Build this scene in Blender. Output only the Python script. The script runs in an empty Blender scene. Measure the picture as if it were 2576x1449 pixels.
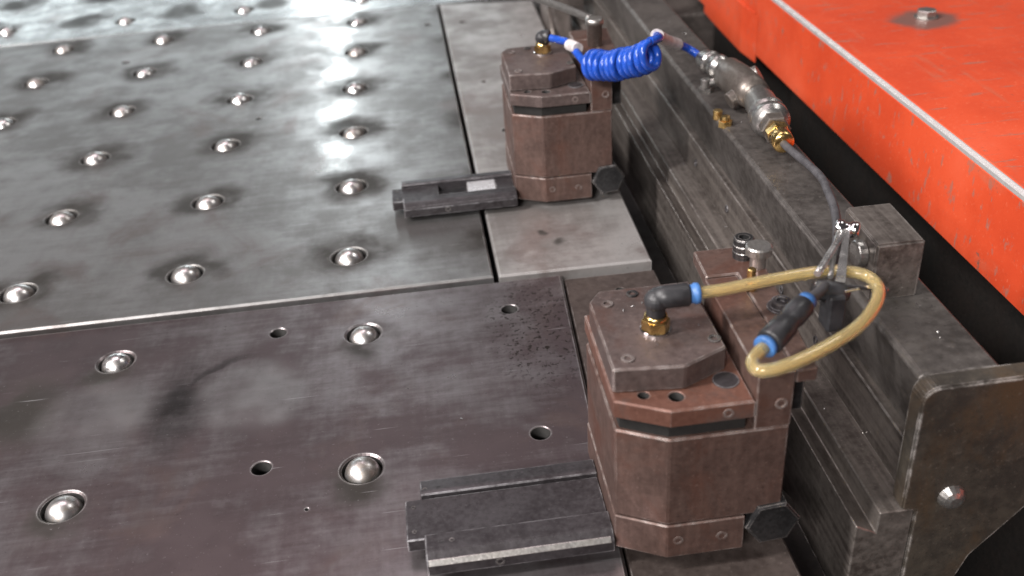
import bpy, bmesh, math, random
from mathutils import Vector, Matrix
R = math.radians
random.seed(7)
scene = bpy.context.scene
COL = scene.collection

# ------------------------------------------------------------------ camera
cam_d = bpy.data.cameras.new('camera')
cam = bpy.data.objects.new('camera', cam_d)
COL.objects.link(cam)
a, b, c = R(-4.84504), R(58.26903), R(-4.00282)
cam.matrix_world = (Matrix.Translation((0.08036, -0.82009, 0.45675))
                    @ Matrix.Rotation(a, 4, 'Z') @ Matrix.Rotation(b, 4, 'X') @ Matrix.Rotation(c, 4, 'Z'))
cam_d.sensor_width = 36.0
cam_d.lens = 36.0 * 2509.42 / 2576
cam_d.clip_start = 0.01
cam_d.clip_end = 60
cam_d.dof.use_dof = True
cam_d.dof.focus_distance = 0.70
cam_d.dof.aperture_fstop = 6.5
scene.camera = cam

# ------------------------------------------------------------------ world, lamps, exposure
w = bpy.data.worlds.new('World')
scene.world = w
w.use_nodes = True
w.node_tree.nodes['Background'].inputs[0].default_value = (0.66, 0.58, 0.60, 1)
w.node_tree.nodes['Background'].inputs[1].default_value = 0.095
scene.view_settings.view_transform = 'Standard'
scene.view_settings.look = 'None'
scene.view_settings.exposure = 0
scene.view_settings.gamma = 1


def area(name, loc, target, sx, sy, power, color):
    l = bpy.data.lights.new(name, 'AREA')
    l.shape = 'RECTANGLE'
    l.size, l.size_y = sx, sy
    l.energy = power
    l.color = color
    o = bpy.data.objects.new(name, l)
    COL.objects.link(o)
    o.location = loc
    d = Vector(target) - Vector(loc)
    o.rotation_euler = d.to_track_quat('-Z', 'Y').to_euler()
    return o


area('workshop_door_light', (-1.2, 6.0, 1.15), (-0.2, 0.8, 0), 5.0, 0.6, 30, (0.86, 0.97, 1.0))
area('tall_window_light', (-0.46, 6.0, 2.10), (-0.03, 0.5, 0), 0.36, 2.4, 17, (0.90, 0.98, 1.0))
area('high_bay_light', (2.3, 0.9, 3.2), (0.5, 0, 0), 1.0, 1.0, 20, (1.0, 0.96, 0.93))
area('added_overhead_fill', (-0.5, 1.2, 3.4), (-0.1, -0.3, 0), 2.0, 0.8, 26, (1.0, 0.82, 0.86))  # unseen overhead panel, added to brighten the near plate
area('ceiling_tube_light', (-2.4, -0.7, 2.5), (0, 0, 0), 0.3, 1.6, 225, (1.0, 0.95, 0.93))
area('ceiling_tube_light', (-1.3, -2.8, 2.0), (0.1, 0, 0), 1.2, 0.3, 150, (1.0, 0.95, 0.93))


# ------------------------------------------------------------------ material helpers
class NT:
    def __init__(self, name):
        self.m = bpy.data.materials.new(name)
        self.m.use_nodes = True
        self.t = self.m.node_tree
        self.n = self.t.nodes
        self.b = self.n['Principled BSDF']
        self.tc = self.n.new('ShaderNodeTexCoord')

    def P(self):
        return self.tc.outputs['Object']

    def link(self, x, y):
        self.t.links.new(x, y)

    def set(self, sock, v):
        if isinstance(v, bpy.types.NodeSocket):
            self.link(v, sock)
        else:
            sock.default_value = v

    def vec(self, op, x, y=None):
        n = self.n.new('ShaderNodeVectorMath')
        n.operation = op
        self.set(n.inputs[0], x)
        if y is not None:
            self.set(n.inputs[1], y)
        return n.outputs['Value'] if op in ('LENGTH', 'DISTANCE', 'DOT_PRODUCT') else n.outputs['Vector']

    def math(self, op, x, y=None, clamp=False):
        n = self.n.new('ShaderNodeMath')
        n.operation = op
        n.use_clamp = clamp
        self.set(n.inputs[0], x)
        if y is not None:
            self.set(n.inputs[1], y)
        return n.outputs[0]

    def noise(self, scale, detail=4, rough=0.55, v=None, stretch=None, dist=0.0, color=False):
        n = self.n.new('ShaderNodeTexNoise')
        n.inputs['Scale'].default_value = scale
        n.inputs['Detail'].default_value = detail
        n.inputs['Roughness'].default_value = rough
        n.inputs['Distortion'].default_value = dist
        v = v if v is not None else self.P()
        if stretch:
            v = self.vec('MULTIPLY', v, stretch)
        self.link(v, n.inputs['Vector'])
        return n.outputs['Color' if color else 'Fac']

    def ramp(self, x, lo, hi, a=0.0, b=1.0):
        n = self.n.new('ShaderNodeMapRange')
        n.interpolation_type = 'SMOOTHSTEP'
        self.set(n.inputs['Value'], x)
        n.inputs['From Min'].default_value = lo
        n.inputs['From Max'].default_value = hi
        n.inputs['To Min'].default_value = a
        n.inputs['To Max'].default_value = b
        return n.outputs['Result']

    def mix(self, f, x, y):
        n = self.n.new('ShaderNodeMix')
        n.data_type = 'RGBA'
        self.set(n.inputs[0], f)
        self.set(n.inputs[6], x if isinstance(x, bpy.types.NodeSocket) else (*x, 1))
        self.set(n.inputs[7], y if isinstance(y, bpy.types.NodeSocket) else (*y, 1))
        return n.outputs[2]

    def bump(self, h, strength, dist):
        n = self.n.new('ShaderNodeBump')
        n.inputs['Strength'].default_value = strength
        n.inputs['Distance'].default_value = dist
        self.link(h, n.inputs['Height'])
        self.link(n.outputs[0], self.b.inputs['Normal'])

    def edge(self, radius):
        bv = self.n.new('ShaderNodeBevel')
        bv.samples = 4
        bv.inputs['Radius'].default_value = radius
        g = self.n.new('ShaderNodeNewGeometry')
        d = self.vec('DOT_PRODUCT', bv.outputs[0], g.outputs['Normal'])
        return self.ramp(d, 0.985, 0.90)


def worn_steel(name, dark, light, rough=(0.35, 0.6), metal=0.7, scale=25, rust=None, bstr=0.5, edge=0.0011,
               edge_col=(0.46, 0.43, 0.41), grain=1.0, brush=None):
    t = NT(name)
    n1 = t.noise(scale, 6, 0.62)
    n2 = t.noise(scale * 9, 3, 0.6)
    n3 = t.noise(420, 2, 0.7)
    f = t.math('ADD', t.math('MULTIPLY', n1, 0.65), t.math('MULTIPLY', n2, 0.35))
    col = t.mix(t.ramp(f, 0.36, 0.64), dark, light)
    if rust:
        rn = t.noise(scale * 0.55, 5, 0.7, dist=0.6)
        col = t.mix(t.ramp(rn, 0.46, 0.66, 0, 0.85), col, rust)
    if brush:
        bn = t.noise(1, 3, 0.6, stretch=brush)
        col = t.mix(t.ramp(bn, 0.40, 0.72, 0, bstr), col, [min(1, k * 1.7) for k in light])
    # fine speckle of grime and bare points
    col = t.mix(t.ramp(n3, 0.62, 0.74, 0, 0.35 * grain), col, [min(1, k * 1.9 + 0.02) for k in light])
    col = t.mix(t.ramp(n3, 0.38, 0.28, 0, 0.5 * grain), col, [k * 0.45 for k in dark])
    if edge:
        en = t.math('ADD', t.math('MULTIPLY', t.noise(140, 3, 0.6), 0.5), t.math('MULTIPLY', t.noise(24, 3, 0.6), 0.5))
        e = t.math('MULTIPLY', t.edge(edge), t.ramp(en, 0.42, 0.60, 0.05, 0.9))
        col = t.mix(e, col, edge_col)
    t.link(col, t.b.inputs['Base Color'])
    t.b.inputs['Metallic'].default_value = metal
    t.link(t.ramp(n1, 0.3, 0.7, rough[1], rough[0]), t.b.inputs['Roughness'])
    t.bump(n2, 0.25, 0.0006)
    return t.m


def plain(name, col, rough=0.4, metal=0.0, var=0.25, scale=90, **kw):
    t = NT(name)
    n = t.noise(scale, 4)
    cc = t.mix(t.ramp(n, 0.3, 0.7), [k * (1 - var) for k in col], [min(1, k * (1 + var)) for k in col])
    t.link(cc, t.b.inputs['Base Color'])
    t.b.inputs['Metallic'].default_value = metal
    t.link(t.ramp(n, 0.3, 0.7, rough * 0.8, min(1, rough * 1.25)), t.b.inputs['Roughness'])
    for k, v in kw.items():
        t.b.inputs[k.replace('_', ' ')].default_value = v
    return t.m


def table_steel(name, grid, spots, dark, light, extra=None, bias=0.0, rough=(0.27, 0.48), lane=False, metal=0.85):
    """Worn tool steel: blotches, brushing, grime rings round the balls."""
    t = NT(name)
    P = t.P()
    warp = t.vec('MULTIPLY', t.vec('SUBTRACT', t.noise(14, 4, 0.6, color=True), (0.5, 0.5, 0.5)), (0.075, 0.05, 0))
    Pw = t.vec('ADD', P, warp)
    big = t.noise(5.5, 6, 0.62, dist=0.4)
    mid = t.noise(26, 5, 0.6)
    bx = t.noise(1, 4, 0.65, stretch=(9, 150, 1))
    by = t.noise(1, 4, 0.65, stretch=(190, 11, 1))
    fine = t.noise(380, 2, 0.7)
    f = t.math('ADD', t.math('MULTIPLY', big, 0.53), t.math('MULTIPLY', mid, 0.30))
    f = t.math('ADD', f, t.math('MULTIPLY', bx, 0.12))
    f = t.math('ADD', f, t.math('MULTIPLY', by, 0.05))
    col = t.mix(t.ramp(f, 0.42 + bias, 0.60 + bias), dark, light)
    # brownish oil film
    oil = t.noise(9, 5, 0.65, dist=0.8)
    col = t.mix(t.ramp(oil, 0.52, 0.70, 0, 0.55), col, (0.17, 0.125, 0.115))
    stain = None
    if grid:
        g = t.vec('ADD', t.vec('DIVIDE', Pw, (0.15, 0.15, 1)), (0.49, 0.46, 0))
        g = t.vec('SUBTRACT', t.vec('FRACTION', g), (0.5, 0.5, 0))
        g = t.vec('MULTIPLY', g, (1, 1, 0))
        stain = t.ramp(t.vec('LENGTH', g), 0.36, 0.12)
        gp = t.vec('SUBTRACT', t.vec('FRACTION', t.vec('ADD', t.vec('DIVIDE', P, (0.15, 0.15, 1)), (0.5, 0.5, 0))), (0.5, 0.5, 0))
        rim = t.ramp(t.vec('LENGTH', t.vec('MULTIPLY', gp, (1, 1, 0))), 0.19, 0.115, 0, 0.55)
    for (x, y, r) in spots:
        d = t.vec('LENGTH', t.vec('MULTIPLY', t.vec('SUBTRACT', Pw, (x, y, 0)), (1, 1, 0)))
        s = t.ramp(d, r, r * 0.25)
        stain = s if stain is None else t.math('MAXIMUM', stain, s)
    if stain is not None:
        sn = t.ramp(t.noise(11, 4, 0.6), 0.34, 0.52, 0.25, 0.95)
        stain = t.math('MULTIPLY', stain, sn)
        if grid:
            stain = t.math('MAXIMUM', stain, rim)
        col = t.mix(stain, col, (0.050, 0.046, 0.041))
    if extra:
        col = extra(t, P, col)
    # thin scratches
    sc = t.noise(1, 2, 0.5, stretch=(14, 420, 1))
    col = t.mix(t.ramp(sc, 0.70, 0.76, 0, 0.6), col, (0.55, 0.55, 0.56))
    col = t.mix(t.ramp(fine, 0.64, 0.76, 0, 0.30), col, (0.50, 0.50, 0.50))
    col = t.mix(t.ramp(fine, 0.36, 0.26, 0, 0.45), col, (0.05, 0.045, 0.045))
    e = t.math('MULTIPLY', t.edge(0.002), t.ramp(t.noise(60, 3), 0.3, 0.6, 0.2, 1.0))
    col = t.mix(e, col, (0.62, 0.61, 0.60))
    t.link(col, t.b.inputs['Base Color'])
    t.b.inputs['Metallic'].default_value = metal
    r = t.ramp(t.math('ADD', t.math('MULTIPLY', mid, 0.5), t.math('MULTIPLY', big, 0.5)), 0.34, 0.66, rough[1], rough[0])
    if stain is not None:
        r = t.math('ADD', r, t.math('MULTIPLY', stain, 0.22))
    t.link(r, t.b.inputs['Roughness'])
    if lane:
        sx = t.n.new('ShaderNodeSeparateXYZ')
        t.link(Pw, sx.inputs[0])
        dx = t.math('ABSOLUTE', t.math('ADD', sx.outputs[0], 0.022))
        ln = t.math('MULTIPLY', t.ramp(dx, 0.030, 0.006), t.ramp(sx.outputs[1], 0.12, 0.22))
        r = t.math('SUBTRACT', r, t.math('MULTIPLY', ln, 0.15))
        t.link(r, t.b.inputs['Roughness'])
    h = t.math('ADD', t.math('MULTIPLY', bx, 0.3), t.math('MULTIPLY', mid, 1.2))
    t.bump(h, 0.08, 0.0012)
    return t.m


def front_marks(t, P, col):
    # bright worn disc left by a round die foot, with a dark forked grease mark beside it
    nz = t.vec('MULTIPLY', t.vec('SUBTRACT', t.noise(30, 4, 0.6, color=True), (0.5, 0.5, 0.5)), (0.018, 0.018, 0))
    Pq = t.vec('ADD', P, nz)
    d = t.vec('LENGTH', t.vec('MULTIPLY', t.vec('SUBTRACT', Pq, (-0.070, -0.195, 0)), (1, 1, 0)))
    disc = t.math('MULTIPLY', t.ramp(d, 0.054, 0.030), t.ramp(t.noise(18, 4), 0.3, 0.7, 0.2, 0.75))
    col = t.mix(disc, col, (0.34, 0.34, 0.34))
    d2 = t.vec('LENGTH', t.vec('MULTIPLY', t.vec('SUBTRACT', Pq, (-0.185, -0.200, 0)), (1, 1, 0)))
    disc2 = t.math('MULTIPLY', t.ramp(d2, 0.056, 0.026), t.ramp(t.noise(16, 4), 0.3, 0.7, 0.15, 0.60))
    col = t.mix(disc2, col, (0.32, 0.32, 0.32))
    ring = t.math('MULTIPLY', t.ramp(d, 0.049, 0.052), t.ramp(d, 0.062, 0.054))
    sep = t.n.new('ShaderNodeSeparateXYZ')
    t.link(Pq, sep.inputs[0])
    ring = t.math('MULTIPLY', ring, t.ramp(sep.outputs[1], -0.205, -0.180))
    g = t.vec('LENGTH', t.vec('MULTIPLY', t.vec('SUBTRACT', Pq, (-0.126, -0.195, 0)), (1.0, 0.36, 0)))
    fork = t.math('MULTIPLY', t.ramp(g, 0.031, 0.003), t.ramp(t.noise(34, 4, 0.6), 0.30, 0.6, 0.45, 1))
    dark = t.math('MAXIMUM', t.math('MULTIPLY', fork, 0.8), t.math('MULTIPLY', t.math('MULTIPLY', ring, 0.6), t.ramp(g, 0.070, 0.03)))
    col = t.mix(dark, col, (0.022, 0.021, 0.020))
    # corrosion pits in the corner by the clamp
    pm = t.vec('LENGTH', t.vec('MULTIPLY', t.vec('SUBTRACT', Pq, (0.155, -0.150, 0)), (1, 0.55, 0)))
    pit = t.math('MULTIPLY', t.ramp(t.noise(210, 3, 0.7), 0.54, 0.62), t.ramp(pm, 0.058, 0.022))
    return t.mix(pit, col, (0.035, 0.028, 0.024))


# ------------------------------------------------------------------ materials
M = {}
BALLS_FRONT = [(-0.1865, -0.294), (-0.1865, -0.127), (0.0137, -0.294), (0.0137, -0.128)]
M['plate_main'] = table_steel('table_plate_steel', True, [], (0.20, 0.195, 0.19), (0.38, 0.38, 0.38), lane=True, rough=(0.30, 0.42))
M['plate_front'] = table_steel('front_plate_steel', False, [(x + 0.0, y - 0.012, 0.035) for x, y in BALLS_FRONT] + [(-0.25, -0.18, 0.07)],
                               (0.118, 0.093, 0.096), (0.340, 0.318, 0.326), front_marks, 0.015, rough=(0.26, 0.44))
M['plate_side'] = table_steel('side_plate_steel', False, [(0.20, -0.012, 0.010), (0.178, 0.01, 0.008)], (0.22, 0.205, 0.195), (0.44, 0.425, 0.415), metal=0.6)
M['plate_far'] = table_steel('far_plate_steel', True, [], (0.20, 0.20, 0.20), (0.50, 0.51, 0.51), rough=(0.18, 0.30))
M['filler'] = worn_steel('filler_plate_steel', (0.045, 0.034, 0.030), (0.10, 0.080, 0.072), metal=0.5, scale=18)
M['casting'] = worn_steel('bed_casting', (0.007, 0.006, 0.005), (0.020, 0.016, 0.014), metal=0.1, rough=(0.6, 0.8))
M['bore'] = worn_steel('bore_shade', (0.004, 0.0035, 0.003), (0.010, 0.009, 0.008), metal=0.0, rough=(0.7, 0.9), edge=0, grain=0)  # near-black colour stands in for shade inside holes and the clamp slit
M['clamp'] = worn_steel('clamp_brown_steel', (0.066, 0.040, 0.033), (0.125, 0.080, 0.067), metal=0.45, scale=22, rough=(0.38, 0.58),
                        rust=(0.105, 0.046, 0.032), brush=(260, 260, 24), bstr=0.16)
M['clamp_top'] = worn_steel('clamp_top_steel', (0.064, 0.046, 0.042), (0.128, 0.097, 0.090), metal=0.45, scale=26, rough=(0.42, 0.62),
                            rust=(0.085, 0.045, 0.036))
M['clamp_rust'] = worn_steel('clamp_rusty_cap', (0.105, 0.045, 0.031), (0.165, 0.080, 0.058), metal=0.4, scale=24, rough=(0.4, 0.6), rust=(0.09, 0.075, 0.07))
M['arm'] = worn_steel('arm_dark_steel', (0.028, 0.024, 0.026), (0.072, 0.067, 0.071), metal=0.6, scale=30, rough=(0.36, 0.55),
                      edge_col=(0.6, 0.6, 0.62))
M['arm_pad'] = worn_steel('arm_worn_pad', (0.62, 0.63, 0.65), (0.82, 0.83, 0.85), metal=0.6, scale=30, rough=(0.24, 0.34))
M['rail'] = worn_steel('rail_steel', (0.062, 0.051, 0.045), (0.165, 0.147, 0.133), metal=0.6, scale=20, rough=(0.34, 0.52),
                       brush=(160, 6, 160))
M['rail_dark'] = worn_steel('dark_rail_steel', (0.035, 0.030, 0.027), (0.105, 0.095, 0.088), metal=0.4, scale=15, rough=(0.42, 0.62), edge=0.0018)  # darker tone of the rail steel, used on the rail body
M['endplate'] = worn_steel('end_plate_steel', (0.026, 0.022, 0.018), (0.066, 0.056, 0.044), metal=0.3, scale=16, rough=(0.48, 0.66), edge=0.0016,
                           rust=(0.065, 0.040, 0.021))
M['black_steel'] = worn_steel('black_bolt_steel', (0.022, 0.022, 0.023), (0.06, 0.06, 0.062), metal=0.7, scale=40, rough=(0.3, 0.5))
M['bolt'] = worn_steel('bright_bolt_steel', (0.30, 0.29, 0.27), (0.52, 0.51, 0.49), metal=0.9, scale=60, rough=(0.28, 0.42))
M['chrome'] = plain('chrome', (0.78, 0.77, 0.76), 0.12, 1.0, 0.08)
t_ = NT('polished_ball_steel')
oi = t_.n.new('ShaderNodeObjectInfo')
bn_ = t_.noise(150, 4, 0.65)
t_.link(t_.mix(t_.ramp(t_.math('ADD', bn_, t_.math('MULTIPLY', oi.outputs['Random'], 0.16)), 0.50, 0.74), (0.82, 0.81, 0.80), (0.34, 0.31, 0.28)), t_.b.inputs['Base Color'])
t_.b.inputs['Metallic'].default_value = 1.0
t_.link(t_.math('ADD', t_.math('MULTIPLY', oi.outputs['Random'], 0.16), t_.ramp(bn_, 0.4, 0.7, 0.22, 0.40)), t_.b.inputs['Roughness'])
M['ball'] = t_.m
M['cup'] = worn_steel('ball_cup_steel', (0.02, 0.018, 0.017), (0.06, 0.055, 0.05), metal=0.5, scale=60, rough=(0.45, 0.6), edge=0)
M['satin'] = plain('satin_steel', (0.70, 0.69, 0.68), 0.26, 0.92, 0.15)
M['brass'] = plain('brass', (0.72, 0.50, 0.20), 0.24, 1.0, 0.15)
M['black_plastic'] = plain('black_plastic', (0.022, 0.022, 0.024), 0.42, 0.0, 0.3)
M['blue_plastic'] = plain('blue_release_collar', (0.04, 0.125, 0.32), 0.45)
M['rubber'] = plain('black_hose', (0.05, 0.048, 0.052), 0.6)
M['white_tape'] = plain('white_tape', (0.50, 0.47, 0.47), 0.5, 0.0, 0.25, 200)
M['galv'] = worn_steel('coupler_steel', (0.26, 0.25, 0.24), (0.46, 0.45, 0.43), metal=0.9, scale=45, rough=(0.24, 0.40))
M['valve'] = worn_steel('valve_body_steel', (0.10, 0.085, 0.075), (0.20, 0.175, 0.155), metal=0.7, scale=35, rough=(0.30, 0.5))
M['edge_steel'] = worn_steel('bare_edge_steel', (0.52, 0.50, 0.49), (0.72, 0.70, 0.69), metal=0.55, scale=70, rough=(0.34, 0.5), edge=0, grain=0.15)
M['frame'] = worn_steel('frame_casting', (0.055, 0.045, 0.040), (0.135, 0.115, 0.105), metal=0.3, scale=14, rough=(0.5, 0.7))
M['floor'] = plain('shop_floor', (0.007, 0.006, 0.006), 0.9, 0.0, 0.4, 6)
# blue coil hose: translucent polyurethane
M['coil'] = plain('blue_polyurethane', (0.016, 0.080, 0.46), 0.25, 0.0, 0.2, 120, Transmission_Weight=0.25, IOR=1.45)
# amber air hose
M['amber'] = plain('amber_hose', (1.0, 0.86, 0.50), 0.07, 0.0, 0.01, 60, Transmission_Weight=0.87, IOR=1.45)


def red_paint():
    t = NT('red_orange_paint')
    n1 = t.noise(7, 6, 0.62)
    col = t.mix(t.ramp(n1, 0.35, 0.65), (0.46, 0.050, 0.017), (0.58, 0.075, 0.028))
    # scuffs rubbed along the length, grime and small chips
    sc = t.noise(1, 4, 0.6, stretch=(24, 150, 60))
    col = t.mix(t.ramp(sc, 0.585, 0.67, 0, 0.75), col, (0.26, 0.12, 0.09))
    sc2 = t.noise(1, 3, 0.6, stretch=(60, 9, 30))
    col = t.mix(t.ramp(sc2, 0.60, 0.74, 0, 0.4), col, (0.40, 0.12, 0.07))
    ch = t.noise(38, 5, 0.75)
    col = t.mix(t.ramp(ch, 0.66, 0.72, 0, 0.85), col, (0.12, 0.08, 0.065))
    pale = t.noise(3.5, 4)
    col = t.mix(t.ramp(pale, 0.5, 0.75, 0, 0.35), col, (0.74, 0.20, 0.12))
    fine = t.noise(300, 2, 0.7)
    col = t.mix(t.ramp(fine, 0.60, 0.75, 0, 0.25), col, (0.80, 0.28, 0.16))
    col = t.mix(t.ramp(fine, 0.38, 0.26, 0, 0.3), col, (0.28, 0.03, 0.015))
    # bare dirty patch round the fixing bolt
    Pq = t.vec('ADD', t.P(), t.vec('MULTIPLY', t.vec('SUBTRACT', t.noise(40, 4, color=True), (0.5, 0.5, 0.5)), (0.03, 0.03, 0)))
    d = t.vec('LENGTH', t.vec('MULTIPLY', t.vec('SUBTRACT', Pq, (-0.083, 0.063, 0)), (1, 1.15, 0)))
    col = t.mix(t.ramp(d, 0.044, 0.024, 0, 0.92), col, (0.13, 0.075, 0.062))
    t.link(col, t.b.inputs['Base Color'])
    t.link(t.ramp(n1, 0.3, 0.7, 0.46, 0.28), t.b.inputs['Roughness'])
    t.bump(t.noise(110, 3), 0.15, 0.0006)
    return t.m


M['red'] = red_paint()


# ------------------------------------------------------------------ mesh helpers
class MB:
    def __init__(self):
        self.bm = bmesh.new()

    def prism(self, poly, z0, z1, bev=0.0008, axis='z', seg=1):
        """Extrude a polygon. axis z: poly=(x,y); axis y: poly=(x,z), z0..z1 are y."""
        bm = bmesh.new()
        def mk(p, h):
            return (p[0], p[1], h) if axis == 'z' else ((p[0], h, p[1]) if axis == 'y' else (h, p[0], p[1]))
        A = [bm.verts.new(mk(p, z0)) for p in poly]
        B = [bm.verts.new(mk(p, z1)) for p in poly]
        n = len(poly)
        bm.faces.new(A[::-1])
        bm.faces.new(B)
        for i in range(n):
            bm.faces.new((A[i], A[(i + 1) % n], B[(i + 1) % n], B[i]))
        bmesh.ops.recalc_face_normals(bm, faces=bm.faces)
        if bev > 0:
            bmesh.ops.bevel(bm, geom=list(bm.edges), offset=bev, segments=seg, affect='EDGES', clamp_overlap=True)
        self._merge(bm)
        return self

    def box(self, x0, x1, y0, y1, z0, z1, bev=0.0008, seg=1):
        return self.prism([(x0, y0), (x1, y0), (x1, y1), (x0, y1)], z0, z1, bev, seg=seg)

    def _merge(self, bm):
        me = bpy.data.meshes.new('tmp')
        bm.to_mesh(me)
        bm.free()
        self.bm.from_mesh(me)
        bpy.data.meshes.remove(me)

    def lathe(self, p0, axis, prof, n=24, phase=0.0, smooth=True):
        """prof: list of (distance along axis, radius)."""
        ax = Vector(axis).normalized()
        u = ax.orthogonal().normalized()
        v = ax.cross(u)
        p0 = Vector(p0)
        bm = self.bm
        rings = []
        for (t, r) in prof:
            if r <= 1e-7:
                rings.append([bm.verts.new(p0 + ax * t)])
            else:
                rings.append([bm.verts.new(p0 + ax * t + (u * math.cos(phase + 2 * math.pi * i / n) + v * math.sin(phase + 2 * math.pi * i / n)) * r)
                              for i in range(n)])
        for k in range(len(rings) - 1):
            A, B = rings[k], rings[k + 1]
            for i in range(n):
                j = (i + 1) % n
                if len(A) == 1 and len(B) == 1:
                    continue
                if len(A) == 1:
                    f = bm.faces.new((A[0], B[j], B[i]))
                elif len(B) == 1:
                    f = bm.faces.new((A[i], A[j], B[0]))
                else:
                    f = bm.faces.new((A[i], A[j], B[j], B[i]))
                f.smooth = smooth
        return self

    def cyl(self, p0, p1, r, n=24, bev=0.0006, smooth=False):
        p0, p1 = Vector(p0), Vector(p1)
        L = (p1 - p0).length
        return self.lathe(p0, p1 - p0, [(0, 0), (0, r - bev), (bev, r), (L - bev, r), (L, r - bev), (L, 0)], n, smooth=smooth)

    def hexa(self, p0, axis, r, h, phase=0.0):
        b_ = r * 0.10
        return self.lathe(p0, axis, [(0, 0), (0, r - b_), (b_ * .6, r), (h - b_ * .6, r), (h, r - b_), (h, 0)], 6, phase, smooth=False)

    def tube(self, pts, r, n=14, sub=10, caps=True, closed=False, bore=None):
        P = [Vector(p) for p in pts]
        C = []
        m = len(P)
        for i in range(m - 1):
            p0 = P[max(i - 1, 0)]; p1 = P[i]; p2 = P[i + 1]; p3 = P[min(i + 2, m - 1)]
            for k in range(sub):
                t = k / sub
                C.append(0.5 * ((2 * p1) + (p2 - p0) * t + (2 * p0 - 5 * p1 + 4 * p2 - p3) * t * t + (3 * p1 - p0 - 3 * p2 + p3) * t ** 3))
        C.append(P[-1])
        for rr in ([r] if not bore else [r, bore]):
            prev = None
            up = None
            first = None
            for i, p in enumerate(C):
                tg = (C[min(i + 1, len(C) - 1)] - C[max(i - 1, 0)]).normalized()
                if up is None:
                    up = tg.orthogonal().normalized()
                else:
                    up = (up - tg * up.dot(tg)).normalized()
                sd = tg.cross(up)
                ring = [self.bm.verts.new(p + (up * math.cos(2 * math.pi * q / n) + sd * math.sin(2 * math.pi * q / n)) * rr) for q in range(n)]
                if prev:
                    for q in range(n):
                        j = (q + 1) % n
                        vs = (prev[q], prev[j], ring[j], ring[q])
                        f = self.bm.faces.new(vs if rr == r else vs[::-1])
                        f.smooth = True
                else:
                    first = ring
                prev = ring
            if caps and rr == r and not bore:
                self.bm.faces.new(first[::-1])
                self.bm.faces.new(prev)
        return self

    def build(self, name, mat, parent=None, loc=None, flip_half=False):
        """Link as one mesh. loc: origin of a top-level mesh; children share the parent's origin."""
        org = Vector(parent['_o']) if parent is not None else Vector(loc or (0, 0, 0))
        bmesh.ops.translate(self.bm, verts=self.bm.verts, vec=-org)
        bmesh.ops.recalc_face_normals(self.bm, faces=self.bm.faces)
        if flip_half:
            self.bm.faces.ensure_lookup_table()
            nf = len(self.bm.faces)
            # inner wall of a hollow hose faces the bore
            for f in list(self.bm.faces)[nf // 2:]:
                f.normal_flip()
        me = bpy.data.meshes.new(name)
        self.bm.to_mesh(me)
        self.bm.free()
        me.materials.append(mat)
        o = bpy.data.objects.new(name, me)
        COL.objects.link(o)
        o['_o'] = tuple(org)
        if parent is not None:
            o.parent = parent
        else:
            o.location = org
        return o


def tag(o, label=None, cat=None, group=None, kind=None):
    if label: o['label'] = label
    if cat: o['category'] = cat
    if group: o['group'] = group
    if kind: o['kind'] = kind
    return o


def thing(name, label, cat, loc, group=None):
    o = bpy.data.objects.new(name, None)
    o.empty_display_size = 0.02
    COL.objects.link(o)
    o.location = loc
    o['_o'] = tuple(loc)
    return tag(o, label, cat, group)


def plate_mesh(poly, zt, th, holes, ch=0.0015):
    """Flat plate with chamfered outline and real drilled holes (x, y, radius, depth, rim)."""
    m = MB()
    bm = m.bm
    n = len(poly)
    cx = sum(p[0] for p in poly) / n
    inner = []
    for i in range(n):
        p0, p1, p2 = Vector(poly[i - 1]), Vector(poly[i]), Vector(poly[(i + 1) % n])
        e1, e2 = (p1 - p0).normalized(), (p2 - p1).normalized()
        n1, n2 = Vector((-e1.y, e1.x)), Vector((-e2.y, e2.x))
        k = (n1 + n2) / (1 + n1.dot(n2))
        inner.append(p1 + k * ch)
    top = [bm.verts.new((p.x, p.y, zt)) for p in inner]
    edges = [bm.edges.new((top[i], top[(i + 1) % n])) for i in range(n)]
    rims = []
    for (x, y, r, dep, rim) in holes:
        K = 32
        ring = [bm.verts.new((x + (r + rim) * math.cos(2 * math.pi * i / K), y + (r + rim) * math.sin(2 * math.pi * i / K), zt)) for i in range(K)]
        edges += [bm.edges.new((ring[i], ring[(i + 1) % K])) for i in range(K)]
        rims.append(ring)
    bmesh.ops.triangle_fill(bm, use_beauty=True, use_dissolve=False, edges=edges)
    for f in bm.faces:
        f.normal_update()
        if f.normal.z < 0:
            f.normal_flip()
    o1 = [bm.verts.new((p[0], p[1], zt - ch)) for p in poly]
    o2 = [bm.verts.new((p[0], p[1], zt - th)) for p in poly]
    for i in range(n):
        j = (i + 1) % n
        bm.faces.new((o1[i], o1[j], top[j], top[i]))
        bm.faces.new((o2[i], o2[j], o1[j], o1[i]))
    for (x, y, r, dep, rim), ring in zip(holes, rims):
        K = len(ring)
        r1 = [bm.verts.new((x + r * math.cos(2 * math.pi * i / K), y + r * math.sin(2 * math.pi * i / K), zt - rim * 0.8)) for i in range(K)]
        r2 = [bm.verts.new((v.co.x, v.co.y, zt - dep)) for v in r1]
        for i in range(K):
            j = (i + 1) % K
            bm.faces.new((ring[i], ring[j], r1[j], r1[i]))
            f = bm.faces.new((r1[i], r1[j], r2[j], r2[i]))
            f.smooth = True
            f.material_index = 1
    return m


def build_raw(m, name, mat, parent):
    """Like build() but keeps the face directions as made."""
    me = bpy.data.meshes.new(name)
    m.bm.to_mesh(me)
    m.bm.free()
    me.materials.append(mat)
    me.materials.append(M['bore'])
    o = bpy.data.objects.new(name, me)
    COL.objects.link(o)
    o.parent = parent
    o['_o'] = (0, 0, 0)
    return o


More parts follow.
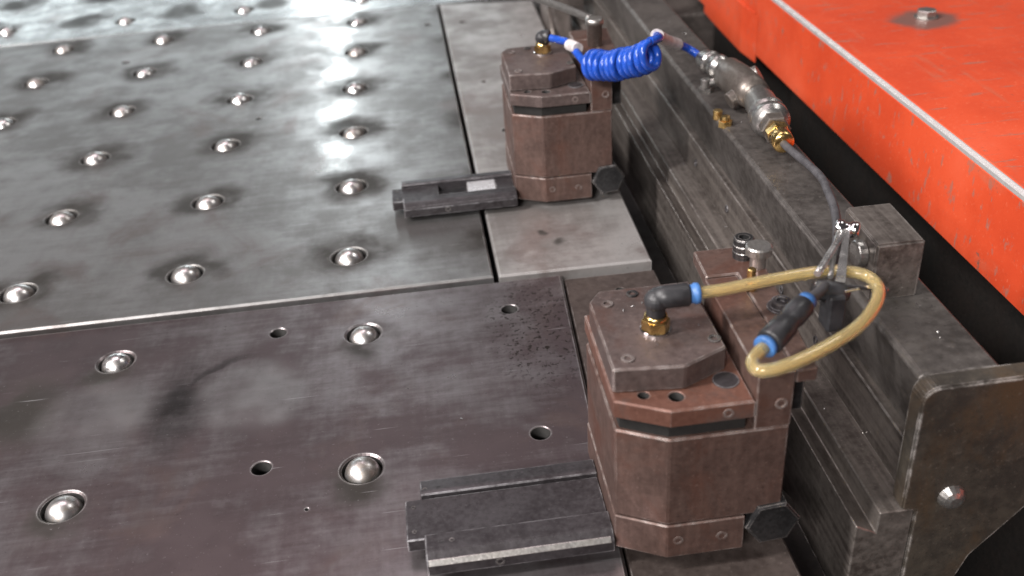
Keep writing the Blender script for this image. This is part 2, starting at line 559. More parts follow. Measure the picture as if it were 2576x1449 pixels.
# ------------------------------------------------------------------ the table
table = thing('machine_table', 'large worn steel machine table set with rows of steel balls', 'table', (0, 0, 0))
GRID = [(-0.15 * i, 0.15 * j) for i in range(6) for j in range(6)]
FAR = [(x, 0.882) for x in (0.006, -0.190, -0.384, -0.575)]
HR_M, HR_F = 0.0162, 0.0142

main_holes = [(x, y, HR_M, 0.03, 0.0012) for x, y in GRID]
small_far = [(0.112, 0.690, 0.0045), (0.096, 0.05, 0.002), (-0.335, 0.560, 0.006), (-0.060, 0.44, 0.003)]
main_holes += [(0.108, 0.70, 0.0055, 0.03, 0.0006), (-0.337, 0.655, 0.006, 0.03, 0.0006), (-0.118, 0.375, 0.004, 0.03, 0.0005)]
tag(build_raw(plate_mesh([(-1.1, -0.0680), (0.1285, -0.0655), (0.1285, 0.806), (-1.1, 0.792)], 0.003, 0.04, main_holes), 'plate', M['plate_main'], table),
    'main plate with the grid of balls')
tag(build_raw(plate_mesh([(0.1335, -0.0650), (0.271, -0.0665), (0.281, 0.780), (0.1335, 0.806)], 0.002, 0.04,
                         [(0.162, 0.70, 0.0055, 0.03, 0.0006), (0.178, 0.262, 0.0050, 0.03, 0.0006), (0.168, 0.43, 0.0035, 0.03, 0.0005)]),
              'plate', M['plate_side'], table), 'narrow plate on the right of the long groove')
front_holes = [(x, y, HR_F, 0.03, 0.0016) for x, y in BALLS_FRONT]
front_holes += [(x, y, r, 0.03, 0.0007) for x, y, r in ((-0.0555, -0.2805, 0.0068), (-0.057, -0.1125, 0.0068), (0.1365, -0.117, 0.0068), (0.139, -0.2805, 0.0070))]
front_holes += [(-0.022, -0.327, 0.0013, 0.02, 0.0003)]
tag(build_raw(plate_mesh([(-1.1, -0.46), (0.169, -0.46), (0.1885, -0.0705), (-1.1, -0.0690)], 0.0, 0.04, front_holes, 0.002), 'plate', M['plate_front'], table),
    'nearest plate with four balls and drilled holes')
tag(build_raw(plate_mesh([(-1.1, 0.797), (0.30, 0.813), (0.30, 1.7), (-1.1, 1.7)], 0.002, 0.04, [(x, y, HR_M, 0.03, 0.0012) for x, y in FAR]),
              'plate', M['plate_far'], table), 'farthest plate beyond the joint')
tag(build_raw(plate_mesh([(0.1705, -0.46), (0.272, -0.46), (0.272, -0.0725), (0.190, -0.0715)], -0.0045, 0.04,
                         [(0.235, -0.10, 0.004, 0.02, 0.0004)]), 'plate', M['filler'], table), 'low brown filler plate under the near clamp')
m = MB()
m.box(-1.1, 0.268, -0.455, 1.69, -0.30, -0.0405, 0.002)
m.build('bed', M['casting'], table)
m = MB()
m.lathe((0, 0, 0), (0, 0, 1), [(-0.012, 0.0134), (-0.0068, 0.0136), (-0.0060, 0.0142), (-0.0064, 0.0152), (-0.014, 0.0158)], 28)
cup_m = m
cup_proto = None
for i, (x, y) in enumerate(GRID + FAR + BALLS_FRONT):
    front = (x, y) in BALLS_FRONT
    if cup_proto is None:
        cup_m.bm.normal_update()
        cup_me = bpy.data.meshes.new('ball_roller'); cup_m.bm.to_mesh(cup_me); cup_me.materials.append(M['cup'])
        s = MB(); bmesh.ops.create_uvsphere(s.bm, u_segments=32, v_segments=20, radius=0.0138)
        for f in s.bm.faces: f.smooth = True
        ball_me = bpy.data.meshes.new('ball'); s.bm.to_mesh(ball_me); ball_me.materials.append(M['ball'])
        cup_proto = True
    zt = 0.0 if front else 0.003
    cup = bpy.data.objects.new('ball_roller', cup_me); COL.objects.link(cup); cup.parent = table
    cup.location = (x, y, zt)
    cup.rotation_euler.z = i * 1.7
    if front: cup.scale = (0.90, 0.90, 0.90)
    ball = bpy.data.objects.new('ball', ball_me); COL.objects.link(ball); ball.parent = cup
    ball.location = (0, 0, -0.0072 + 0.0011 * math.sin(i * 2.3))
    ball.rotation_euler = (i * 1.3, i * 0.7, i * 2.1)


# ------------------------------------------------------------------ clamps
def screw(m, p, axis, r=0.0042, h=0.0012):
    m.lathe(p, axis, [(0, r * 1.02), (h, r), (h, r * 0.62), (h - 0.003, r * 0.55), (h - 0.003, 0)], 12, smooth=False)


def make_clamp(yf, arm0, arm1, label, near):
    o = thing('hydraulic_clamp', label, 'clamp', (0.2, yf, 0.002), 'hydraulic clamps along the side rail')
    Y = lambda v: yf + v
    P5 = lambda s=0.0: [(0.1665 + s, Y(0.0145 + s * 0.6)), (0.1945, Y(0.0 + s)), (0.2405 - s, Y(0.0 + s)), (0.2405 - s, Y(0.101)), (0.1665 + s, Y(0.101))]
    MB().prism(P5(), 0.008, 0.0335, 0.0007).build('base_plate', M['clamp'], o)
    MB().prism([(0.1671, Y(0.0151)), (0.1945, Y(0.0006)), (0.2613, Y(0.0006)), (0.2613, Y(0.101)), (0.1671, Y(0.101))], 0.0342, 0.0975, 0.0009).build('body', M['clamp'], o)
    MB().prism(P5(0.0035), 0.0975, 0.1072, 0).build('piston', M['bore'], o)  # shade of the slit is painted into this core's near-black colour
    # cap with two blind holes on its front ledge
    m = plate_mesh(P5(), 0.118, 0.0108, [(0.1835, Y(0.0165), 0.0032, 0.008, 0.0004), (0.2005, Y(0.0120), 0.0042, 0.008, 0.0004)], 0.0009)
    vs = m.bm
    org = Vector(o['_o'])
    bmesh.ops.translate(vs, verts=vs.verts, vec=-org)
    cap = build_raw(m, 'cap', M['clamp_rust'] if near else M['clamp_top'], o)
    cap['_o'] = tuple(org)
    # stepped cover on the cap
    cov = [(0.1675, Y(0.021)), (0.2065, Y(0.017)), (0.2330, Y(0.0300)), (0.2315, Y(0.101)), (0.1755, Y(0.101)), (0.1675, Y(0.090))]
    MB().prism(cov, 0.1182, 0.134, 0.0010).build('cover', M['clamp_top'], o)
    for (x, y) in ((0.1945, 0.093), (0.1775, 0.085), (0.1775, 0.029), (0.2285, 0.038)):
        m = MB(); screw(m, (x, Y(y), 0.1338), (0, 0, 1), 0.0036)
        m.build('screw', M['black_steel'] if x > 0.19 else M['clamp_top'], o)
    m = MB(); m.lathe((0.2305, Y(0.0205), 0.1178), (0, 0, 1), [(0, 0.0075), (0.0009, 0.0072), (0.0009, 0)], 24, smooth=False)
    m.build('plug', M['arm'], o)
    # column and rear plate that hook on the rail
    MB().prism([(0.2412, Y(0.0005)), (0.2615, Y(0.0005)), (0.2615, Y(0.10)), (0.2412, Y(0.10))], 0.0977, 0.1345, 0.0006).build('column', M['clamp'], o)
    MB().prism([(0.2620, Y(0.0006)), (0.2735, Y(0.0006)), (0.2835, Y(0.134)), (0.2435, Y(0.134)), (0.2425, Y(0.102)), (0.2620, Y(0.102))], 0.1262, 0.1348, 0.0008).build(
        'rear_plate', M['clamp'], o)
    MB().box(0.2618, 0.2725, Y(0.012), Y(0.12), 0.098, 0.1258, 0.0008).build('key', M['black_steel'], o)
    for (x, z, r) in ((0.2260, 0.1120, 0.0030), (0.2550, 0.1140, 0.0034), (0.2010, 0.0215, 0.0030), (0.2270, 0.0205, 0.0034)):
        m = MB(); screw(m, (x, Y(0.0006), z), (0, -1, 0), r, 0.0008)
        m.build('screw', M['clamp'], o)
    # big hex bolt at the foot of the column
    m = MB(); m.hexa((0.2570, Y(0.016), 0.0265), (0, -1, 0), 0.0165, 0.018, 0.35)
    m.cyl((0.2570, Y(0.014), 0.0265), (0.2570, Y(0.06), 0.0265), 0.009, 16)
    m.build('hex_bolt', M['black_steel'], o)
    MB().box(0.2420, 0.2690, Y(0.034), Y(0.09), 0.010, 0.0338, 0.001).build('bolt_lug', M['black_steel'], o)
    # roller arm reaching out over the table
    d = arm1 - arm0
    q = lambda f: yf + arm0 + d * f
    xl = 0.0435
    m = MB()
    m.prism([(q(0.0), 0.008), (q(0.30), 0.008), (q(0.30), 0.0212), (q(0.10), 0.0212), (q(0.0), 0.0165)], 0.0545, 0.1662, 0.0006, axis='x')
    fr = m.build('arm_rail', M['arm'], o)
    fr['label'] = 'front rail of the arm with a bright rubbed edge'
    m = MB(); m.prism([(q(0.0) - 0.0006, 0.0160), (q(0.035), 0.0184), (q(0.060), 0.0178), (q(0.02), 0.0150)], 0.0555, 0.1640, 0.0003, axis='x')
    m.build('wear_strip', M['bolt'] if near else M['arm'], fr)
    m = MB(); screw(m, (0.0975, q(0.0), 0.0130), (0, -1, 0), 0.0028, 0.0005); m.build('screw', M['black_steel'], fr)
    for x in (0.064, 0.0705):
        m = MB(); screw(m, (x, q(0.20), 0.0208), (0, 0, 1), 0.0016, 0.0006); m.build('screw', M['black_steel'], fr)
    m = MB(); m.prism([(q(0.80), 0.008), (q(1.0), 0.008), (q(1.0), 0.0200), (q(0.84), 0.0212), (q(0.80), 0.0205)], 0.0535, 0.1662, 0.0006, axis='x')
    br = m.build('arm_rail', M['arm'], o)
    for x in (0.0565, 0.0655):
        m = MB(); screw(m, (x, q(0.86), 0.0205), (0, 0, 1), 0.0018, 0.0006); m.build('screw', M['black_steel'], br)
    if near:
        MB().box(xl, 0.1662, q(0.301), q(0.799), 0.008, 0.0175, 0.0006).build('arm_floor', M['arm'], o)
    else:
        MB().box(xl, 0.0905, q(0.301), q(0.799), 0.008, 0.0175, 0.0006).build('arm_floor', M['arm'], o)
        MB().box(0.0908, 0.1195, q(0.301), q(0.799), 0.008, 0.0118, 0.0004).build('arm_recess', M['black_steel'], o)
        p = MB().box(0.1198, 0.1480, q(0.301), q(0.799), 0.008, 0.0172, 0.0005).build('arm_pad', M['arm_pad'], o)
        p['label'] = 'bright rubbed pad in the arm'
        MB().box(0.1482, 0.1662, q(0.301), q(0.799), 0.008, 0.0168, 0.0005).build('arm_floor', M['arm'], o)
    for f in (0.40, 0.70):
        m = MB(); screw(m, (0.0485, q(f), 0.0172), (0, 0, 1), 0.0015, 0.0006); m.build('screw', M['black_steel'], o)
    if near:
        m = MB(); m.lathe((0.2715, Y(0.1205), 0.1345), (0, 0, 1), [(0, 0), (0, 0.0064), (0.0135, 0.0064), (0.0145, 0.0058), (0.0145, 0.0034), (0.009, 0.0030), (0.009, 0)], 24, smooth=False)
        for k in range(2):
            m.lathe((0.2715, Y(0.1205), 0.1372 + 0.0045 * k), (0, 0, 1), [(0, 0.0064), (0.0005, 0.0067), (0.0022, 0.0067), (0.0027, 0.0064)], 24, smooth=False)
        m.build('cap_screw', M['black_steel'], o)
        m = MB(); m.lathe((0.2765, Y(0.1070), 0.1345), (0, 0, 1), [(0, 0), (0, 0.0050), (0.010, 0.0050), (0.010, 0.0082), (0.0145, 0.0082), (0.0155, 0.0072), (0.0155, 0)], 24, smooth=False)
        m.build('button_bolt', M['bolt'], o)
        m = MB(); m.lathe((0.2745, Y(0.0600), 0.1345), (0, 0, 1), [(0, 0.0082), (0.0012, 0.0082), (0.0016, 0.0060), (0.005, 0.0058), (0.0056, 0.005), (0.0056, 0.003), (0.003, 0.0027), (0.003, 0)], 20, smooth=False)
        m.build('washer_screw', M['arm'], o)
        m = MB(); m.hexa((0.2640, Y(0.083), 0.1345), (0, 0, 1), 0.0040, 0.005); m.cyl((0.2640, Y(0.083), 0.139), (0.2640, Y(0.083), 0.149), 0.0026, 12)
        m.build('grease_nipple', M['brass'], o)
    return o


make_clamp(-0.416, 0.0105, 0.0800, 'near brown steel clamp with its dark arm lying over the nearest plate', True)
make_clamp(0.055, -0.001, 0.0585, 'far brown steel clamp with a bright pad on its arm, behind the near joint', False)

# ------------------------------------------------------------------ side rail
rail = thing('clamp_rail', 'long dark steel slotted rail running along the right side of the table', 'rail', (0.36, 0.1, 0))
foot = [(0.309, -0.20), (0.309, 0.0135), (0.3220, 0.0060), (0.3225, 0.0218), (0.3435, 0.0218), (0.3435, -0.20)]
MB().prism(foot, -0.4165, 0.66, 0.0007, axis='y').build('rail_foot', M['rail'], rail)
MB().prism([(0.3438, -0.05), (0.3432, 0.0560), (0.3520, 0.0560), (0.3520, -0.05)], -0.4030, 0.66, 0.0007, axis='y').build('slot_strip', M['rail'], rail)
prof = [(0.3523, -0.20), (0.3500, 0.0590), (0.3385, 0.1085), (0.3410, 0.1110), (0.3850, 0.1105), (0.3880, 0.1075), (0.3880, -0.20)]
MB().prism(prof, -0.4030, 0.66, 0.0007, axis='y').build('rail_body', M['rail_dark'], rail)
MB().box(0.2695, 0.3085, -0.41, 0.655, -0.075, -0.055, 0.001).build('added_bounce_shelf', M['casting'], rail)  # shelf added in the gap to bounce light onto the rail foot
m = MB(); m.box(0.315, 0.384, -0.398, 0.655, -0.90, -0.2005, 0.001); m.build('pedestal', M['casting'], rail)
def arc(cx, cz, r, a0, a1, n):
    return [(cx + r * math.cos(R(a0 + (a1 - a0) * i / n)), cz + r * math.sin(R(a0 + (a1 - a0) * i / n))) for i in range(n + 1)]
ep = [(0.3438, -0.20), (0.3438, 0.0210), (0.3352, 0.0224), (0.3348, 0.0900)] + arc(0.3450, 0.1020, 0.0102, 182, 96, 6) + [(0.4600, 0.1125), (0.4600, 0.075), (0.425, 0.025), (0.386, -0.024), (0.374, -0.060), (0.372, -0.20)]
# the plate stands on the end of the rail
pl = MB().prism(ep, -0.4175, -0.4035, 0.0016, axis='y', seg=2).build('end_plate', M['endplate'], rail)
m = MB()
m.lathe((0.3645, -0.4173, 0.0290), (0, -1, 0), [(0, 0.0085), (0.002, 0.0078), (0.0045, 0.0062), (0.006, 0.0035), (0.006, 0)], 16, smooth=False)
m.build('bolt', M['galv'], pl)
for y in (-0.26, -0.19, -0.05, 0.05):
    m = MB(); screw(m, (0.3432, y, 0.036), (-1, 0, 0.06), 0.0035, 0.0008)
    m.build('screw', M['arm'], rail)
# square stop block standing on the rail
sb = thing('stop_block', 'square dark steel stop block standing on the rail beside the amber hose', 'block', (0.36, -0.30, 0.1096))
MB().prism([(0.3440, -0.3255), (0.3745, -0.3255), (0.3760, -0.2740), (0.3455, -0.2740)], 0.1097, 0.1500, 0.0014, seg=2).build('block', M['rail'], sb)
m = MB(); m.cyl((0.3442, -0.309, 0.136), (0.3385, -0.309, 0.136), 0.0085, 20)
m.build('boss', M['galv'], sb)

# ------------------------------------------------------------------ red machine bed on the right
red = thing('red_platform', 'orange red painted steel platform edged with bare metal', 'platform', (0.7, 0.1, 0))
MB().prism([(0.5045, -0.9), (1.6, -0.9), (1.6, 1.4), (0.5045, 1.4)], 0.1105, 0.1185, 0.001).build('top_sheet', M['red'], red)
m = MB()
m.box(0.5000, 0.5043, -0.9, 1.4, 0.0345, 0.1130, 0.0006)
m.box(0.5045, 0.60, -0.9, 1.4, 0.0345, 0.0440, 0.001)
m.build('side_skirt', M['red'], red)
MB().box(0.56, 1.6, -0.88, 1.38, -0.90, 0.0335, 0.002).build('pedestal', M['casting'], red)
m = MB(); m.prism([(0.4998, 0.1132), (0.5042, 0.1132), (0.5042, 0.1187), (0.5030, 0.1190), (0.4998, 0.1172)], -0.9, 1.4, 0.0004, axis='y')
m.build('edge_strip', M['edge_steel'], red)
# folded bulge low on the skirt
m = MB(); m.prism([(0.4998, 0.335), (0.4998, 0.560), (0.4975, 0.500), (0.4955, 0.385)], 0.024, 0.085, 0.0012, seg=2)
m.build('skirt_gusset', M['red'], red)
m = MB()
m.lathe((0.6230, 0.170, 0.1184), (0, 0, 1), [(0, 0.0125), (0.0016, 0.0125), (0.0016, 0.0095)], 24, smooth=False)
m.hexa((0.6230, 0.170, 0.1195), (0, 0, 1), 0.0105, 0.0075, 0.4)
m.build('hex_bolt', M['bolt'], red)

# ------------------------------------------------------------------ near pneumatic fittings and hoses
def elbow(name, label, base, dirv, up_h, arm_l, group=None, collar=True):
    x, y, z = base
    o = thing(name, label, 'hose fitting', base, group)
    d = Vector(dirv).normalized()
    m = MB(); m.lathe(base, (0, 0, 1), [(0, 0.0088), (0.0014, 0.0088), (0.0018, 0.0080), (0.0018, 0)], 24, smooth=False)
    m.build('washer', M['chrome'], o)
    m = MB(); m.hexa((x, y, z + 0.0016), (0, 0, 1), 0.0082, 0.0062, 0.2)
    m.lathe((x, y, z + 0.0076), (0, 0, 1), [(0, 0.0066), (0.0030, 0.0066), (0.0034, 0.0058)], 20)
    m.build('brass_nut', M['brass'], o)
    m = MB()
    top = Vector((x, y, z + up_h))
    m.lathe((x, y, z + 0.0085), (0, 0, 1), [(0, 0.0054), (up_h - 0.0085 - 0.004, 0.0056)], 20)
    s = MB(); bmesh.ops.create_uvsphere(m.bm, u_segments=20, v_segments=12, radius=0.0068, matrix=Matrix.Translation(top - Vector((0, 0, 0.0016))))
    m.lathe(top - d * 0.001, d, [(0, 0), (0, 0.0060), (0.006, 0.0066), (arm_l - 0.001, 0.0068), (arm_l, 0.0062), (arm_l, 0)], 22)
    m.build('body', M['black_plastic'], o)
    if collar:
        m = MB(); m.lathe(top + d * arm_l, d, [(-0.001, 0.0040), (-0.0005, 0.0052), (0.0018, 0.0054), (0.0022, 0.0060), (0.0046, 0.0060), (0.0050, 0.0053), (0.0050, 0.0036)], 22)
        m.build('release_collar', M['blue_plastic'], o)
    return o


elbow('elbow_fitting', 'black elbow hose fitting with brass nut and blue collar on the near clamp', (0.199, -0.3625, 0.134), (1, 0.0, 0.0), 0.0215, 0.0195)
# straight connector
c0, c1 = Vector((0.2435, -0.4155, 0.1530)), Vector((0.2755, -0.3875, 0.1585))
d = (c1 - c0).normalized(); L = (c1 - c0).length
sf = thing('straight_connector', 'black straight hose connector with a blue collar at each end', 'hose fitting', tuple((c0 + c1) / 2))
m = MB(); m.lathe(c0, d, [(0.003, 0), (0.003, 0.0066), (0.004, 0.0074), (L * 0.46, 0.0072), (L * 0.5, 0.0062), (L * 0.62, 0.0062), (L * 0.66, 0.0068), (L - 0.004, 0.0066), (L - 0.003, 0.0058), (L - 0.003, 0)], 24)
m.build('body', M['black_plastic'], sf)
for p, s, r in ((c0, -1, 0.0063), (c1, 1, 0.0053)):
    m = MB(); m.lathe(p - d * s * 0.003, d * s, [(0, 0.0040), (0, 0.0052), (0.0014, 0.0054), (0.0018, r), (0.0044, r), (0.0048, r - 0.0008), (0.0048, 0.0036)], 22)
    m.build('release_collar', M['blue_plastic'], sf)
# amber hose: leaves the elbow, loops over the rail and returns to the connector
hose = [(0.2205, -0.3625, 0.1555), (0.238, -0.3625, 0.1560), (0.258, -0.3610, 0.1570), (0.292, -0.3560, 0.1560), (0.311, -0.3555, 0.1540), (0.3215, -0.3620, 0.1530),
        (0.3225, -0.3740, 0.1520), (0.3120, -0.3920, 0.1530), (0.2925, -0.4125, 0.1550), (0.2650, -0.4290, 0.1555), (0.2440, -0.4370, 0.1550), (0.2330, -0.4360, 0.1540),
        (0.2325, -0.4275, 0.1530), (0.2385, -0.4195, 0.1526), (0.2430, -0.4158, 0.1529)]
m = MB(); m.tube(hose, 0.0036, 18, 8, caps=False, bore=0.0022)
tag(m.build('amber_hose', M['amber'], None, (0.27, -0.39, 0.1555), True), 'clear amber air hose looping over the rail beside the near clamp', 'hose')

# polished toggle lever clipped beside the stop block
lv = thing('toggle_lever', 'polished metal lever with a ball end leaning by the amber hose loop', 'lever', (0.30, -0.36, 0.15))
h0 = Vector((0.3265, -0.3190, 0.1600))
e1, e2 = Vector((0.2905, -0.3640, 0.1600)), Vector((0.3030, -0.3670, 0.1570))
m = MB(); m.tube([h0, (h0 + e1) / 2 + Vector((0, 0, 0.0008)), e1], 0.0021, 10, 4)
m.build('rod', M['satin'], lv)
sd = Vector((0.55, -0.12, 0)).normalized()
m = MB()
# tapered flat blade
ux = (e2 - h0).normalized(); nz = Vector((0.1, 0.1, 1)).normalized(); sx_ = ux.cross(nz).normalized()
def blade(m, A, B, wa, wb, th):
    vs = []
    for p, w_ in ((A, wa), (B, wb)):
        for s in (-1, 1):
            for k in (-1, 1):
                vs.append(m.bm.verts.new(p + sx_ * s * w_ + nz * k * th))
    for f in ((0, 1, 3, 2), (4, 6, 7, 5), (0, 2, 6, 4), (1, 5, 7, 3), (0, 4, 5, 1), (2, 3, 7, 6)):
        m.bm.faces.new([vs[i] for i in f])
blade(m, h0 + ux * 0.004, e2, 0.0016, 0.0026, 0.0020)
m.build('blade', M['satin'], lv)
m = MB(); m.tube([h0 + sx_ * 0.0045 + ux * 0.002, (h0 + e2) / 2 + sx_ * 0.0055, e2 + sx_ * 0.0055], 0.0016, 10, 4)
m.build('rod', M['galv'], lv)
m = MB()
m.lathe(h0 - sx_ * 0.007, sx_, [(0, 0), (0, 0.0042), (0.001, 0.0052), (0.0045, 0.0052), (0.0055, 0.0040), (0.0085, 0.0040), (0.0095, 0.0052), (0.013, 0.0052), (0.014, 0.0042), (0.014, 0)], 20)
m.build('knuckle', M['chrome'], lv)
m = MB(); m.cyl((0.2890, -0.3650, 0.1545), (0.3300, -0.3705, 0.1480), 0.0014, 10, 0.0004)
m.build('cross_pin', M['chrome'], lv)
m = MB()
m.lathe((0.2985, -0.3660, 0.1490), (0.95, -0.1, -0.25), [(-0.010, 0), (-0.010, 0.0045), (-0.006, 0.0062), (0.006, 0.0062), (0.010, 0.0045), (0.010, 0)], 18)
m.box(0.2945, 0.3045, -0.3760, -0.3620, 0.1270, 0.1500, 0.0012)
m.build('pivot_block', M['black_plastic'], lv)
m = MB(); m.cyl((0.311, -0.374, 0.1535), (0.3015, -0.377, 0.1548), 0.0009, 8, 0.0002)
m.build('split_pin', M['chrome'], lv)

# ------------------------------------------------------------------ coupler line on the rail
CP = [Vector((0.3545, 0.086, 0.1300)), Vector((0.3650, 0.036, 0.1300)), Vector((0.3760, -0.040, 0.1295)), Vector((0.3640, -0.112, 0.1290)), Vector((0.3625, -0.150, 0.1290))]
cp = thing('quick_coupler', 'greasy steel quick coupler assembly with valve body and brass end lying on the rail', 'coupler', (0.366, -0.04, 0.11))
d1 = (Vector((0.3680, 0.030, 0.130)) - CP[0]).normalized()
m = MB(); m.lathe(CP[0], d1, [(0, 0), (0, 0.0055), (0.006, 0.0062), (0.007, 0.0092), (0.016, 0.0098), (0.017, 0.0112), (0.020, 0.0112), (0.021, 0.0098), (0.030, 0.0100), (0.031, 0.0118),
                               (0.037, 0.0118), (0.038, 0.0105), (0.052, 0.0100), (0.053, 0)], 26)
m.build('swivel', M['galv'], cp)
m = MB()
m.lathe((0.3655, 0.040, 0.1300), (0.10, -1, 0), [(0, 0), (0, 0.0125), (0.003, 0.0145), (0.030, 0.0160), (0.052, 0.0152), (0.066, 0.0130), (0.066, 0)], 20)
m.cyl((0.371, 0.008, 0.130), (0.384, 0.004, 0.139), 0.0085, 18)
m.cyl((0.371, -0.008, 0.130), (0.352, -0.012, 0.122), 0.0075, 18)
m.build('valve_body', M['valve'], cp)
d2 = Vector((-0.12, -1, 0)).normalized()
m = MB(); m.lathe((0.3725, -0.022, 0.1297), d2, [(0, 0), (0, 0.0108), (0.010, 0.0114), (0.016, 0.0114), (0.018, 0.0132), (0.040, 0.0136), (0.042, 0.0154), (0.048, 0.0158), (0.050, 0.0142), (0.053, 0.0142), (0.054, 0.0158),
                                                (0.061, 0.0156), (0.063, 0.0130), (0.066, 0.0128), (0.066, 0)], 28)
m.build('sleeve', M['galv'], cp)
e = Vector((0.3725, -0.022, 0.1297)) + d2 * 0.066
m = MB(); m.hexa(e, d2, 0.0120, 0.013, 0.3); m.build('hex_nut', M['valve'], cp)
e = e + d2 * 0.013
m = MB(); m.hexa(e, d2, 0.0095, 0.009, 0.1); m.lathe(e + d2 * 0.009, d2, [(0, 0.0076), (0.003, 0.0080), (0.0036, 0.0088), (0.016, 0.0084), (0.0175, 0.0066), (0.0175, 0)], 20)
m.build('brass_end', M['brass'], cp)
e = e + d2 * 0.0165
# black hose from the coupler down to the connector
bh = [tuple(e), tuple(e + d2 * 0.012), (0.3620, -0.190, 0.1330), (0.3560, -0.224, 0.1350), (0.3480, -0.256, 0.1355), (0.3340, -0.292, 0.1380), (0.3190, -0.322, 0.1420), (0.3020, -0.354, 0.1500), (0.2880, -0.3755, 0.1560), (0.2775, -0.3858, 0.1588)]
m = MB(); m.tube(bh, 0.0030, 12, 8)
tag(m.build('black_hose', M['rubber'], None, (0.35, -0.25, 0.135)), 'thin black hose curving from the brass coupler end to the black connector', 'hose')
# small plugs on the rail
n1 = thing('brass_plug', 'small brass double plug on the rail left of the coupler', 'plug', (0.3420, -0.030, 0.1096))
m = MB(); m.hexa((0.3420, -0.036, 0.1090), (0, 0, 1), 0.0062, 0.006, 0.3); m.cyl((0.3420, -0.036, 0.1150), (0.3420, -0.036, 0.1190), 0.0040, 14)
m.build('hex_body', M['brass'], n1)
m = MB(); m.cyl((0.3405, -0.018, 0.1090), (0.3405, -0.018, 0.1175), 0.0042, 14)
m.build('stud', M['brass'], n1)
n2 = thing('steel_nipple', 'small grey steel nipple on the rail behind the brass plug', 'plug', (0.3480, 0.045, 0.1096))
m = MB(); m.hexa((0.3480, 0.045, 0.1090), (0, 0, 1), 0.0072, 0.006, 0.1); m.cyl((0.3480, 0.045, 0.1150), (0.3480, 0.045, 0.1230), 0.0046, 16)
m.build('hex_body', M['galv'], n2)
m = MB(); m.cyl((0.3505, 0.0440, 0.1190), (0.3620, 0.0425, 0.1215), 0.0034, 14)
m.build('spout', M['galv'], n2)

# ------------------------------------------------------------------ blue coil hose and its elbow on the far clamp
elbow('elbow_fitting', 'dark elbow hose fitting with brass nut on the far clamp', (0.2075, 0.130, 0.134), (0.9, -0.35, -0.1), 0.0170, 0.0085, collar=False)
coil = thing('coiled_hose', 'bright blue coiled air hose stretched between the far clamp and the coupler', 'hose', (0.265, 0.06, 0.16))
A = Vector((0.2393, 0.0370, 0.1500))
B = Vector((0.2810, -0.0215, 0.1750))
ax = (B - A).normalized()
CL = (B - A).length
u = ax.cross(Vector((0, 0, 1))).normalized(); v = u.cross(ax)
turns, rc = 10.5, 0.0108
pts = []
N = int(turns * 14)
for i in range(N + 1):
    t = i / N
    an = 2 * math.pi * turns * t - math.pi / 2
    rr = rc * (1 + 0.05 * math.sin(i * 0.35) + 0.03 * math.sin(i * 0.11))
    pts.append(A + Vector((0, 0, -0.004 * math.sin(math.pi * t))) + ax * (CL * (t + 0.012 * math.sin(t * 23))) + (u * math.cos(an) + v * math.sin(an)) * rr)
lead0 = [(0.2150, 0.1250, 0.1500), (0.2230, 0.1150, 0.1500), (0.2300, 0.0960, 0.1505)]
lead1 = [(0.2900, -0.005, 0.1830), (0.2980, 0.035, 0.1720), (0.3160, 0.0700, 0.1550), (0.3430, 0.0960, 0.1370), (0.3545, 0.0862, 0.1300)]
m = MB(); m.tube(pts, 0.0033, 10, 2); m.build('coil', M['coil'], coil)
m = MB(); m.tube(lead0 + [tuple(pts[0])], 0.0037, 12, 8); m.build('lead', M['coil'], coil)
m = MB(); m.tube([tuple(pts[-1])] + lead1, 0.0037, 12, 8); m.build('lead', M['coil'], coil)
# white tape wraps on the leads
m = MB(); m.tube([(0.2290, 0.0985, 0.1504), (0.2318, 0.0905, 0.1508), (0.2345, 0.0820, 0.1512)], 0.0056, 12, 4); m.build('tape', M['white_tape'], coil)
m = MB(); m.tube([(0.2965, 0.026, 0.1750), (0.2990, 0.038, 0.1712), (0.3160, 0.0700, 0.1550), (0.3260, 0.0830, 0.1475), (0.3330, 0.0900, 0.1430)], 0.0056, 12, 6); m.build('tape', M['white_tape'], coil)

# ------------------------------------------------------------------ far end: bent bar, block, frame
bar = thing('bent_bar', 'grey bent bar handle with a round post standing behind the blue coil', 'handle', (0.2610, 0.1370, 0.1350))
m = MB(); m.tube([(0.2050, 0.255, 0.160), (0.2220, 0.2210, 0.160), (0.2420, 0.1810, 0.160), (0.2590, 0.1440, 0.1590)], 0.0038, 14, 6); m.build('bar', M['galv'], bar)
m = MB(); m.lathe((0.2610, 0.1370, 0.1350), (0, 0, 1), [(0, 0), (0, 0.0075), (0.0205, 0.0075), (0.0210, 0.0088), (0.0265, 0.0088), (0.0270, 0.0070), (0.0270, 0)], 24); m.build('post', M['bolt'], bar)
blk = thing('rail_block', 'dark square block at the far right corner of the table', 'block', (0.30, 0.60, 0))
MB().box(0.2835, 0.3080, 0.560, 0.70, -0.15, 0.110, 0.003, 2).build('block', M['frame'], blk)
m = MB(); m.tube([(0.2805, 0.600, 0.040), (0.2810, 0.560, 0.020), (0.2840, 0.5520, -0.012)], 0.004, 10, 5); m.build('pipe', M['rail'], blk)
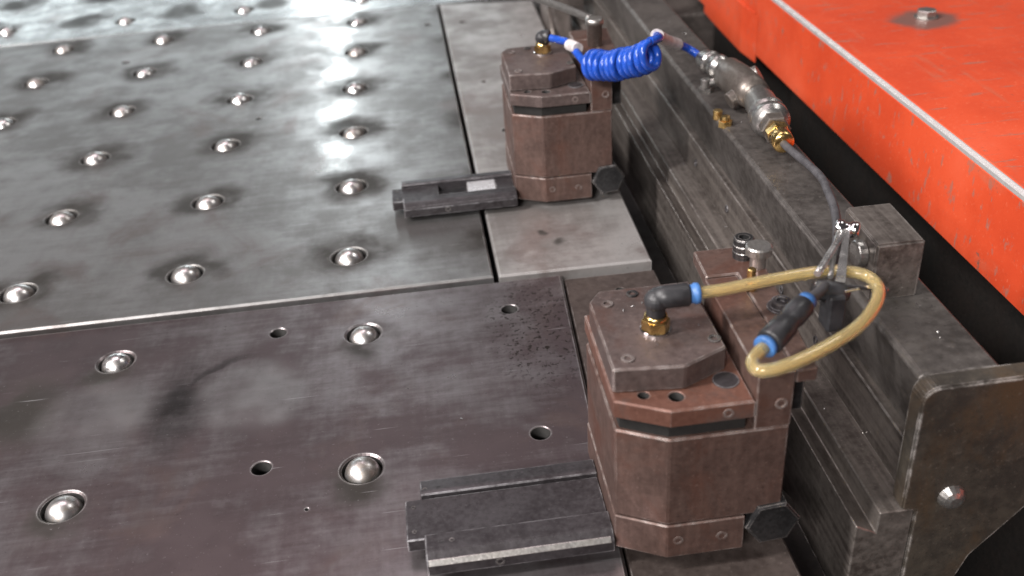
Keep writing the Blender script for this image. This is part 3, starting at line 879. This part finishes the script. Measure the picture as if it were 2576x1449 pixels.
fr = thing('background_machine', 'dark brown machine frame casting behind the far end of the rail', 'machine', (0.45, 0.95, -0.3))
MB().box(0.31, 0.95, 0.90, 1.5, -0.6, 0.45, 0.006, 2).build('casting', M['frame'], fr)
for x in (0.40, 0.455, 0.53, 0.575):
    MB().box(x, x + 0.022, 0.800, 0.8985, -0.25, 0.25, 0.003).build('rib', M['frame'], fr)
MB().box(0.389, 0.60, 0.700, 0.7985, -0.2, -0.02, 0.003).build('ledge', M['frame'], fr)

# ------------------------------------------------------------------ loose swarf
m = MB()
rs = random.Random(3)
spots = []
for k in range(44):
    u_ = rs.random()
    if u_ < 0.16: spots.append((rs.uniform(0.03, 0.12), rs.uniform(-0.26, -0.14), 0.0004))
    elif u_ < 0.70: spots.append((rs.uniform(0.345, 0.384), rs.uniform(-0.38, 0.30), 0.1112))
    elif u_ < 0.85: spots.append((rs.uniform(0.174, 0.228), rs.uniform(-0.385, -0.33), 0.1344))
    else: spots.append((rs.uniform(0.326, 0.342), rs.uniform(-0.40, 0.20), 0.0222))
for (x, y, z) in spots:
    an = rs.uniform(0, 6.28); l_ = rs.uniform(0.0005, 0.0014); w_ = rs.uniform(0.0002, 0.0004)
    dx, dy = math.cos(an), math.sin(an)
    vs = [m.bm.verts.new((x + dx * l_ * a_ - dy * w_ * b_, y + dy * l_ * a_ + dx * w_ * b_, z + h_)) for a_, b_, h_ in
          ((-1, -1, 0), (0, -1.3, 0.0006), (1, -1, 0), (1, 1, 0.0002), (0, 0.8, 0.0008), (-1, 1, 0.0002))]
    m.bm.faces.new((vs[0], vs[1], vs[4], vs[5])); m.bm.faces.new((vs[1], vs[2], vs[3], vs[4]))
tag(m.build('swarf', M['satin'], None, (0, 0, 0)), 'tiny bright metal chips scattered on the plates and rail', 'swarf', kind='stuff')

# ------------------------------------------------------------------ floor
m = MB(); m.box(-6, 6, -5, 7, -0.95, -0.90, 0)
tag(m.build('floor', M['floor'], None, (0, 0, -0.9)), kind='structure', label='dark shop floor below the machines')

for o in bpy.data.objects:
    if '_o' in o.keys():
        del o['_o']
